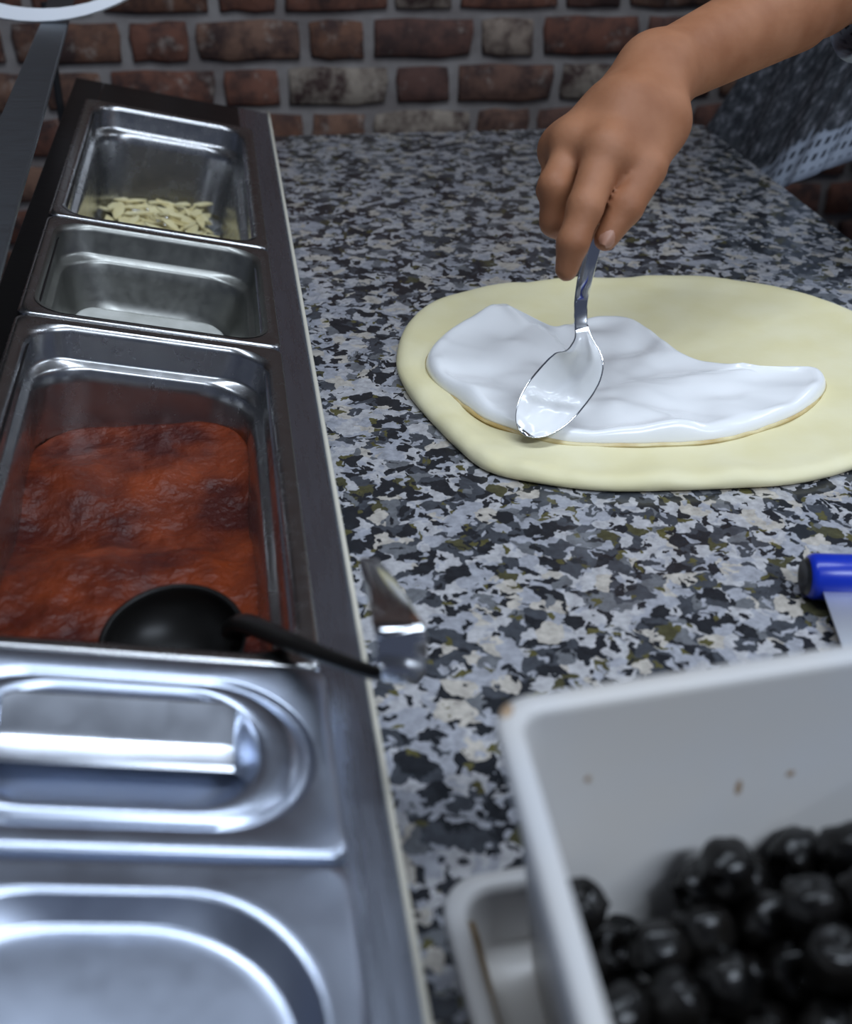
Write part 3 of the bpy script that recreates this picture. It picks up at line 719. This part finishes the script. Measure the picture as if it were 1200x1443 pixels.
# ================================================================== PERSON
def person():
    FEET = Vector((.97, 1.40, 0)); root = empty('person', FEET)
    tag(root, 'person in a grey patterned loose top spreading cream with a spoon', 'person')
    W = up(925, 104, .800); E = up(1275, -72, .955); SH = np.array([.76, 1.33, 1.345])
    J = lambda *a: up(*a)
    iM, iP, iD, iT = J(853, 214, .742), J(824, 292, .728), J(807, 342, .728), J(798, 380, .735)
    mM, mP, mD, mT = J(809, 205, .760), J(781, 262, .748), J(781, 313, .758), J(806, 335, .776)
    rM, rP, rD, rT = J(792, 212, .785), J(777, 268, .778), J(788, 308, .786), J(815, 318, .796)
    pM, pP, pD, pT = J(792, 224, .808), J(787, 272, .806), J(802, 298, .812), J(826, 300, .815)
    tC, tM, tI, tT = J(930, 172, .772), J(912, 238, .748), J(881, 292, .740), J(853, 337, .739)
    palm = [(W, J(884, 160, .765), .0225, .022), (J(884, 160, .765), iM, .021, .0135), (W, mM, .019, .0125), (W, rM, .017, .0115), (W, pM, .016, .0110),
            (W, tC, .0205, .0165), (tC, tM, .0170, .0120), (J(905, 180, .765), J(868, 218, .750), .018, .012), (iM, mM, .0112, .0108), (mM, rM, .0105, .0105), (rM, pM, .0102, .010),
            (J(860, 180, .775), J(815, 205, .775), .021, .0150), (J(876, 232, .760), J(848, 296, .750), .0130, .0095)]
    fing = [[(iM, iP, .0135, .0112), (iP, iD, .0110, .0098), (iD, iT, .0100, .0074)],
            [(mM, mP, .0122, .0105), (mP, mD, .0104, .0092), (mD, mT, .0092, .0072)],
            [(rM, rP, .0112, .0098), (rP, rD, .0097, .0086), (rD, rT, .0086, .0070)],
            [(pM, pP, .0102, .0086), (pP, pD, .0085, .0076), (pD, pT, .0076, .0062)],
            [(tM, tI, .0125, .0108), (tI, tT, .0110, .0078)]]
    knob = [(iM + (CAM - iM) * .004, .0118), (mM + (CAM - mM) * .004, .0108)]
    fo = nrm(E - W); lat = nrm(np.cross(fo, nrm(CAM - W)))
    arm = [(W, W + .6 * (E - W), .0215, .0310), (W + .6 * (E - W), E, .0315, .0360), (W + lat * .005, W + .5 * (E - W) + lat * .009, .0180, .0250), (W - lat * .005, W + .5 * (E - W) - lat * .007, .0180, .0250)]
    upper = [(E, SH, .040, .050)]
    def hand(P):
        d = smin(capsules(P, palm, .016), capsules(P, arm + upper, .008), .010)
        for f_, k_ in zip(fing, (.0034, .003, .003, .003, .0018)): d = smin(d, capsules(P, f_, .004), k_)
        for c, r_ in knob: d = smin(d, np.linalg.norm(P - np.asarray(c, np.float32), axis=-1) - r_, .008)
        return d
    allp = np.array([W, iT, pP, pT, rP, mP, tT, tC, iM])
    lo = allp.min(0) - .032; hi = allp.max(0) + .035; cut = W + .98 * (E - W)
    hi = np.maximum(hi, cut + .055); lo = np.minimum(lo, cut - .055)
    v1, f1 = surface_nets(hand, lo, hi, .0023)
    # keep only the part on the hand side of a plane across the forearm (the rest is the coarse body)
    # coarse body, same fields
    f = np.array([-.30, -.95, 0]); rgt = np.array([-.95, .30, 0])
    PEL = np.array([1.03, 1.41, .93]); CH = np.array([.925, 1.345, 1.20]); NK = np.array([.895, 1.30, 1.41]); HD = np.array([.865, 1.255, 1.56])
    SL = np.array([1.10, 1.27, 1.345]); EL = np.array([1.16, 1.16, 1.10]); WL = np.array([1.05, 1.02, .985])
    hipR, hipL = PEL + rgt * .09, PEL - rgt * .09
    foot = lambda s: np.array([1.06, 1.40, .07]) + s * rgt * .10
    body = [(PEL, CH, .135, .135), (PEL + rgt * .05, CH + rgt * .07, .12, .12), (PEL - rgt * .05, CH - rgt * .07, .12, .12), (CH, NK, .13, .055), (SH, NK, .055, .05), (SL, NK, .055, .05), (NK, HD, .052, .050),
            (CH + rgt * .08, SH, .10, .058), (CH - rgt * .08, SL, .10, .058), (SL, EL, .048, .038), (EL, WL, .038, .026)]
    hl = nrm(np.array([-.85, -.45, -.25]))
    for s, h in ((1, hipR), (-1, hipL)):
        kn = (h + foot(s)) / 2 + f * .02; body += [(h, kn, .088, .056), (kn, foot(s) + [0, 0, .04], .056, .036), (foot(s), foot(s) + f * .15, .036, .030)]
    lf = []
    for a, L_ in ((-.030, .070), (-.010, .084), (.010, .080), (.029, .064)):
        k0 = WL + hl * .085 + rgt * a; k1 = k0 + nrm(hl + np.array([0, 0, -.35])) * L_ * .5; k2 = k1 + nrm(hl * .7 + np.array([0, 0, -.9])) * L_ * .5
        lf.append([(k0, k1, .0100, .0090), (k1, k2, .0088, .0070)])
    lth = [(WL + hl * .02 - rgt * .022, WL + hl * .06 - rgt * .048, .0140, .0110), (WL + hl * .06 - rgt * .048, WL + hl * .095 - rgt * .050 + np.array([0, 0, -.012]), .0108, .0080)]
    lpalm = [(WL, WL + hl * .082 + rgt * q_, .019, .0115) for q_ in (-.030, -.010, .010, .029)]
    larm = [(EL, WL, .038, .026)]
    def left_hand(P):
        d = smin(capsules(P, lpalm, .012), capsules(P, larm, .01), .015)
        for f_ in lf + [lth]: d = smin(d, capsules(P, f_, .004), .004)
        return d
    lp = np.array([WL, WL + hl * .19, WL - hl * .02 + rgt * .06, WL - rgt * .07])
    v3, f3 = surface_nets(left_hand, lp.min(0) - .06, lp.max(0) + .06, .0035)
    lo3 = nrm(EL - WL)
    head_c = HD + np.array([0, 0, .045]); fz = nrm(f + np.array([0, 0, -.35])); uz = nrm(np.array([0, 0, 1]) - fz * fz[2]); rz_ = np.cross(fz, uz)
    def coarse(P):
        d = smin(capsules(P, body, .05), capsules(P, upper + [(E, W + .55 * (E - W), .040, .036)], .03), .04)
        q = P - head_c.astype(np.float32); a, b_, c = q @ fz.astype(np.float32), q @ uz.astype(np.float32), q @ rz_.astype(np.float32)
        hdv = (np.sqrt((a / .094) ** 2 + (b_ / .115) ** 2 + (c / .076) ** 2) - 1) * .08
        d = smin(d, hdv, .03)
        H = lambda x, y, z: head_c + fz * x + uz * y + rz_ * z
        d = smin(d, capsules(P, [(H(.088, .02, 0), H(.112, -.022, 0), .007, .012)], .005), .01)
        d = smin(d, capsules(P, [(H(.055, -.085, 0), H(.075, -.09, 0), .028, .024)], .01), .03)
        d = smin(d, capsules(P, [(H(.082, -.050, -.020), H(.082, -.050, .020), .0075, .0075)], .01), .008)
        for s in (-1, 1):
            d = smin(d, capsules(P, [(H(-.005, .018, s * .076), H(-.012, -.022, s * .074), .015, .009)], .01), .006)
            e = capsules(P, [(H(.090, .012, s * .031), H(.090, .012, s * .034), .014, .014)], .01); d = -smin(-d, e, .012)
            d = smin(d, capsules(P, [(H(.072, .010, s * .032), H(.0725, .010, s * .032), .0125, .0125)], .01), .003)
        return d
    v2, f2 = surface_nets(coarse, (.56, .82, 0.0), (1.36, 1.66, 1.80), .0105)
    # join: hand shell clipped at the cut, coarse body clipped beyond it (overlap lies inside the sleeve)
    def clip(vs, fs, keep):
        k = keep(vs); ff = fs[k[fs].all(1)]; u_, inv_ = np.unique(ff, return_inverse=True); return vs[u_], inv_.reshape(ff.shape)
    ax_ = fo
    v1, f1 = clip(v1, f1, lambda v: (v - W) @ ax_ < .95 * np.linalg.norm(E - W))
    v2, f2 = clip(v2, f2, lambda v: ((v - W) @ ax_ > .88 * np.linalg.norm(E - W)) | (np.linalg.norm(np.cross(v - W, ax_), axis=1) > .07))
    v3, f3 = clip(v3, f3, lambda v: (v - WL) @ lo3 < .045)
    v2, f2 = clip(v2, f2, lambda v: ((v - WL) @ lo3 > .035) | (np.linalg.norm(v - WL, axis=1) > .12))
    V = np.concatenate([v1, v2, v3]) - np.array(FEET); Fc = np.concatenate([f1, f2 + len(v1), f3 + len(v1) + len(v2)])
    me = bpy.data.meshes.new('body'); me.from_pydata(V.tolist(), [], Fc.tolist()); me.update()
    bo = link('body', me, M['skin'], root)
    sm = bo.modifiers.new('smooth', 'SMOOTH'); sm.factor = .5; sm.iterations = 3
    # nails
    def nail(name, p, along, normal, L, w_):
        along = nrm(along); normal = nrm(normal - along * float(normal @ along)); sd = np.cross(along, normal); vs, fs = [], []
        for i in range(7):
            s = -1 + 2 * i / 6
            for j in range(7):
                a = -1 + 2 * j / 6; ww = w_ * math.sqrt(max(.05, 1 - (abs(s) ** 4) * .75))
                vs.append(p - np.array(FEET) + along * (s * L) + sd * (a * ww) + normal * (-.0032 * a * a - .0007 * s * s))
        for i in range(6):
            for j in range(6): k = i * 7 + j; fs.append((k, k + 1, k + 8, k + 7))
        pyd(name, vs, fs, M['nail'], bo)
    cdir = nrm(CAM - tT)
    nail('thumbnail', tT + nrm(tT - tI) * -.001 + nrm(cdir + np.array([.25, 0, .1])) * .0086, tT - tI, cdir + np.array([.25, 0, .1]), .0065, .0052)
    M['eye'] = mat('eye_white', (.70, .68, .66), .25); M['iris'] = mat('iris', (.02, .012, .008), .2); M['lip'] = mat('lip', (.30, .10, .08), .45)
    Hp = lambda x, y, z: head_c + fz * x + uz * y + rz_ * z - np.array(FEET)
    def ball(name, c, r3, m, par):
        bm = bmesh.new(); bmesh.ops.create_uvsphere(bm, u_segments=16, v_segments=10, radius=1.)
        for v in bm.verts: v.co = Vector(c + fz * v.co.x * r3[0] + uz * v.co.z * r3[1] + rz_ * v.co.y * r3[2])
        return bm_obj(name, bm, m, par)
    for s in (-1, 1):
        e = ball('eye', Hp(.0735, .010, s * .032), (.0125, .0095, .0145), M['eye'], bo)
        e.data.materials.append(M['iris'])
        for pl in e.data.polygons:
            c = np.array(pl.center) - Hp(.0735, .010, s * .032)
            if abs(c @ rz_) < .0062 and abs(c @ uz) < .0062 and c @ fz > 0: pl.material_index = 1
        ball('eyebrow', Hp(.085, .033, s * .034), (.004, .0035, .018), M['hair'], bo)
    ball('lips', Hp(.0865, -.050, 0), (.006, .0075, .021), M['lip'], bo)
    # tunic
    hem = [(.628, 1.25, .880), (.70, 1.228, .918), (.80, 1.195, .955), (.95, 1.165, .96), (1.12, 1.20, .92), (1.21, 1.36, .89), (1.16, 1.54, .88), (.98, 1.62, .88), (.76, 1.62, .80), (.585, 1.53, .79), (.606, 1.37, .80)]
    wst = [(.715, 1.27, 1.08), (.765, 1.225, 1.09), (.83, 1.195, 1.10), (.945, 1.175, 1.10), (1.075, 1.21, 1.09), (1.14, 1.33, 1.08), (1.11, 1.46, 1.07), (.98, 1.52, 1.07), (.82, 1.52, 1.07), (.705, 1.46, 1.07), (.69, 1.36, 1.07)]
    chs = [(.765, 1.265, 1.24), (.80, 1.215, 1.24), (.85, 1.19, 1.24), (.925, 1.175, 1.24), (1.03, 1.195, 1.24), (1.085, 1.275, 1.24), (1.075, 1.385, 1.24), (.97, 1.46, 1.25), (.855, 1.47, 1.25), (.765, 1.43, 1.25), (.745, 1.345, 1.24)]
    shd = [(.745, 1.275, 1.365), (.78, 1.24, 1.35), (.83, 1.215, 1.34), (.905, 1.20, 1.34), (1.0, 1.20, 1.35), (1.105, 1.215, 1.365), (1.115, 1.29, 1.38), (1.0, 1.36, 1.405), (.895, 1.385, 1.41), (.77, 1.39, 1.385), (.735, 1.335, 1.375)]
    nkr = [(.845, 1.285, 1.425), (.85, 1.26, 1.415), (.865, 1.245, 1.405), (.89, 1.235, 1.40), (.92, 1.24, 1.405), (.945, 1.265, 1.42), (.95, 1.30, 1.435), (.93, 1.335, 1.445), (.895, 1.35, 1.45), (.865, 1.34, 1.445), (.845, 1.315, 1.435)]
    shd = [(x + (x - .925) * .07, y + (y - 1.29) * .16, z + .040) for x, y, z in shd]; nkr = [(x, y, z + .018) for x, y, z in nkr]
    rings = [[v for v in crom(r_, 14, True)] for r_ in (nkr, shd, chs, wst, hem)]
    n = len(rings[0]); vs, fs, hd_, an = [], [], [], []
    rows = 40
    cols = [crom([r_[j] for r_ in rings], rows // 4) for j in range(n)]
    nr = len(cols[0])
    for i in range(nr):
        f_ = i / (nr - 1)
        for j in range(n):
            p = cols[j][i]; c = Vector((.93, 1.38, p.z)); ra = (p - c); ra.z = 0
            fold = .010 * max(0, f_ - .35) * math.sin(j * 2 * math.pi / n * 19 + 2 * math.sin(j * .07)) 
            vs.append(p + ra.normalized() * fold - Vector(FEET)); hd_.append((cols[j][i] - cols[j][-1]).length); an.append(j / n)
    for i in range(nr - 1):
        for j in range(n): k = (j + 1) % n; fs.append((i * n + j, i * n + k, (i + 1) * n + k, (i + 1) * n + j))
    def cloth(name, vs, fs, uu, hh):
        me = bpy.data.meshes.new(name); me.from_pydata([tuple(v) for v in vs], [], fs); me.update()
        for nm, arr in (('hem', hh), ('around', uu)):
            a = me.attributes.new(nm, 'FLOAT', 'POINT'); a.data.foreach_set('value', arr)
        o = link(name, me, M['tunic'], root); so_ = o.modifiers.new('thick', 'SOLIDIFY'); so_.thickness = .0015; return o
    m = mat('patterned_cloth', (.1, .1, .12), .85, spec=.2); t = NT(m); M['tunic'] = m
    ah = t.n('ShaderNodeAttribute', attribute_name='hem'); aa = t.n('ShaderNodeAttribute', attribute_name='around')
    cx_ = t.n('ShaderNodeCombineXYZ')
    mu = t.n('ShaderNodeMath', operation='MULTIPLY'); t.link(aa.outputs['Fac'], mu.inputs[0]); mu.inputs[1].default_value = 130.
    mh = t.n('ShaderNodeMath', operation='MULTIPLY'); t.link(ah.outputs['Fac'], mh.inputs[0]); mh.inputs[1].default_value = 55.
    t.link(mu.outputs[0], cx_.inputs[0]); t.link(mh.outputs[0], cx_.inputs[1])
    nz = t.noise(cx_.outputs[0], .35, 2.); nz2 = t.noise(cx_.outputs[0], 1.1, 3., .6)
    # hem band, ragged upper border
    off = t.n('ShaderNodeMath', operation='MULTIPLY_ADD'); t.link(nz.outputs[0], off.inputs[0]); off.inputs[1].default_value = -.055; t.link(ah.outputs['Fac'], off.inputs[2])
    band = t.ramp(off.outputs[0], [(0., (1,)*3), (.030, (1,)*3), (.034, (0,)*3)])
    # dashes: brick cells longer than wide
    vo = t.n('ShaderNodeTexBrick'); vo.offset = .5; vo.inputs['Scale'].default_value = 1.; vo.inputs['Mortar Size'].default_value = .30; vo.inputs['Mortar Smooth'].default_value = .3
    vo.inputs['Brick Width'].default_value = 1.; vo.inputs['Row Height'].default_value = 1.; vo.inputs['Color1'].default_value = (0, 0, 0, 1); vo.inputs['Color2'].default_value = (0, 0, 0, 1); vo.inputs['Mortar'].default_value = (1, 1, 1, 1)
    t.link(cx_.outputs[0], vo.inputs['Vector'])
    low = t.ramp(ah.outputs['Fac'], [(.010, (1,)*3), (.013, (0,)*3)])
    light = t.mix(low, t.mix(vo.outputs['Color'], (.05, .055, .07), (.36, .40, .47)), (.36, .40, .47))
    dark = t.ramp(nz2.outputs[0], [(.38, (.035, .038, .044)), (.55, (.085, .09, .10)), (.70, (.26, .26, .29))])
    t.link(t.mix(band, dark, light), t.b.inputs['Base Color'])
    cloth('tunic', vs, fs, an, hd_)
    # wide sleeves
    def sleeve(pts, rad):
        fr = frames(crom(pts, 6)); L = []; uu, hh = [], []; nn = 40
        tot = sum((fr[i + 1][0] - fr[i][0]).length for i in range(len(fr) - 1)); acc = 0
        for i, (p, t_, u_, v_) in enumerate(fr):
            if i: acc += (p - fr[i - 1][0]).length
            r_ = rad[0] + (rad[1] - rad[0]) * (i / (len(fr) - 1)); dn = Vector((0, 0, -1)) * (rad[2] * (i / (len(fr) - 1)) ** 2)
            L.append([p + u_ * r_ * math.cos(a) + v_ * r_ * math.sin(a) + dn * max(0, -(u_ * math.cos(a) + v_ * math.sin(a)).z) - Vector(FEET) for a in np.linspace(0, 2 * math.pi, nn, endpoint=False)])
            uu += [k / nn * .3 for k in range(nn)]; hh += [tot - acc] * nn
        v_, f_ = loft(L, True); cloth('sleeve', v_, f_, uu, hh)
    cuff = W + .86 * (E - W)
    sleeve([SH + np.array([.055, .0, .01]), SH * .6 + E * .4, E, cuff], (.076, .056, .018))
    sleeve([SL - np.array([.055, 0, -.01]), SL * .5 + EL * .5, EL], (.076, .062, .02))
    # trousers
    legs = [(PEL + [0, 0, .08], PEL, .142, .148)]
    for s, h in ((1, hipR), (-1, hipL)):
        kn = (h + foot(s)) / 2 + f * .02; legs += [(h, kn, .102, .076), (kn, foot(s) + [0, 0, .03], .076, .064)]
    vt, ft = surface_nets(lambda P: np.maximum(capsules(P, legs, .03), .055 - P[..., 2]), (.70, 1.10, .03), (1.36, 1.70, 1.17), .012)
    pyd('trousers', (vt - np.array(FEET)).tolist(), ft.tolist(), M['trouser'], root)
    for s, h in ((1, hipR), (-1, hipL)):
        kn = (h + foot(s)) / 2 + f * .02
        c0, c1 = foot(s) - f * .06 - np.array([0, 0, .028]), foot(s) + f * .19 - np.array([0, 0, .028])
        vs, fs = tube([tuple(c0 + (c1 - c0) * q - np.array(FEET) + np.array([0, 0, .002])) for q in (0, .08, .3, .6, .85, 1)], [(.02, .025), (.044, .042), (.05, .046), (.044, .05), (.036, .044), (.018, .022)], 18)
        sh = pyd('shoe', vs, fs, M['black_plastic'], root)
        for v in sh.data.vertices: v.co.z = max(v.co.z, .001)
    # hair cap
    bm = bmesh.new(); bmesh.ops.create_uvsphere(bm, u_segments=40, v_segments=28, radius=1.)
    for v in bm.verts:
        p = v.co; q = 1 + .03 * fbm(p.x * 5, p.y * 5, p.z * 2)
        wpt = head_c + fz * (p.x * .104 * q - .008) + uz * (p.z * .124 * q + .006) + rz_ * (p.y * .087 * q)
        v.co = Vector(wpt - np.array(FEET))
    kill = [f_ for f_ in bm.faces if (lambda c: (np.array(c) + np.array(FEET) - head_c) @ fz > .045 and (np.array(c) + np.array(FEET) - head_c) @ uz < .066 or (np.array(c) + np.array(FEET) - head_c) @ uz < -.07)(f_.calc_center_median())]
    bmesh.ops.delete(bm, geom=kill, context='FACES'); bm_obj('hair', bm, M['hair'], root)
person()
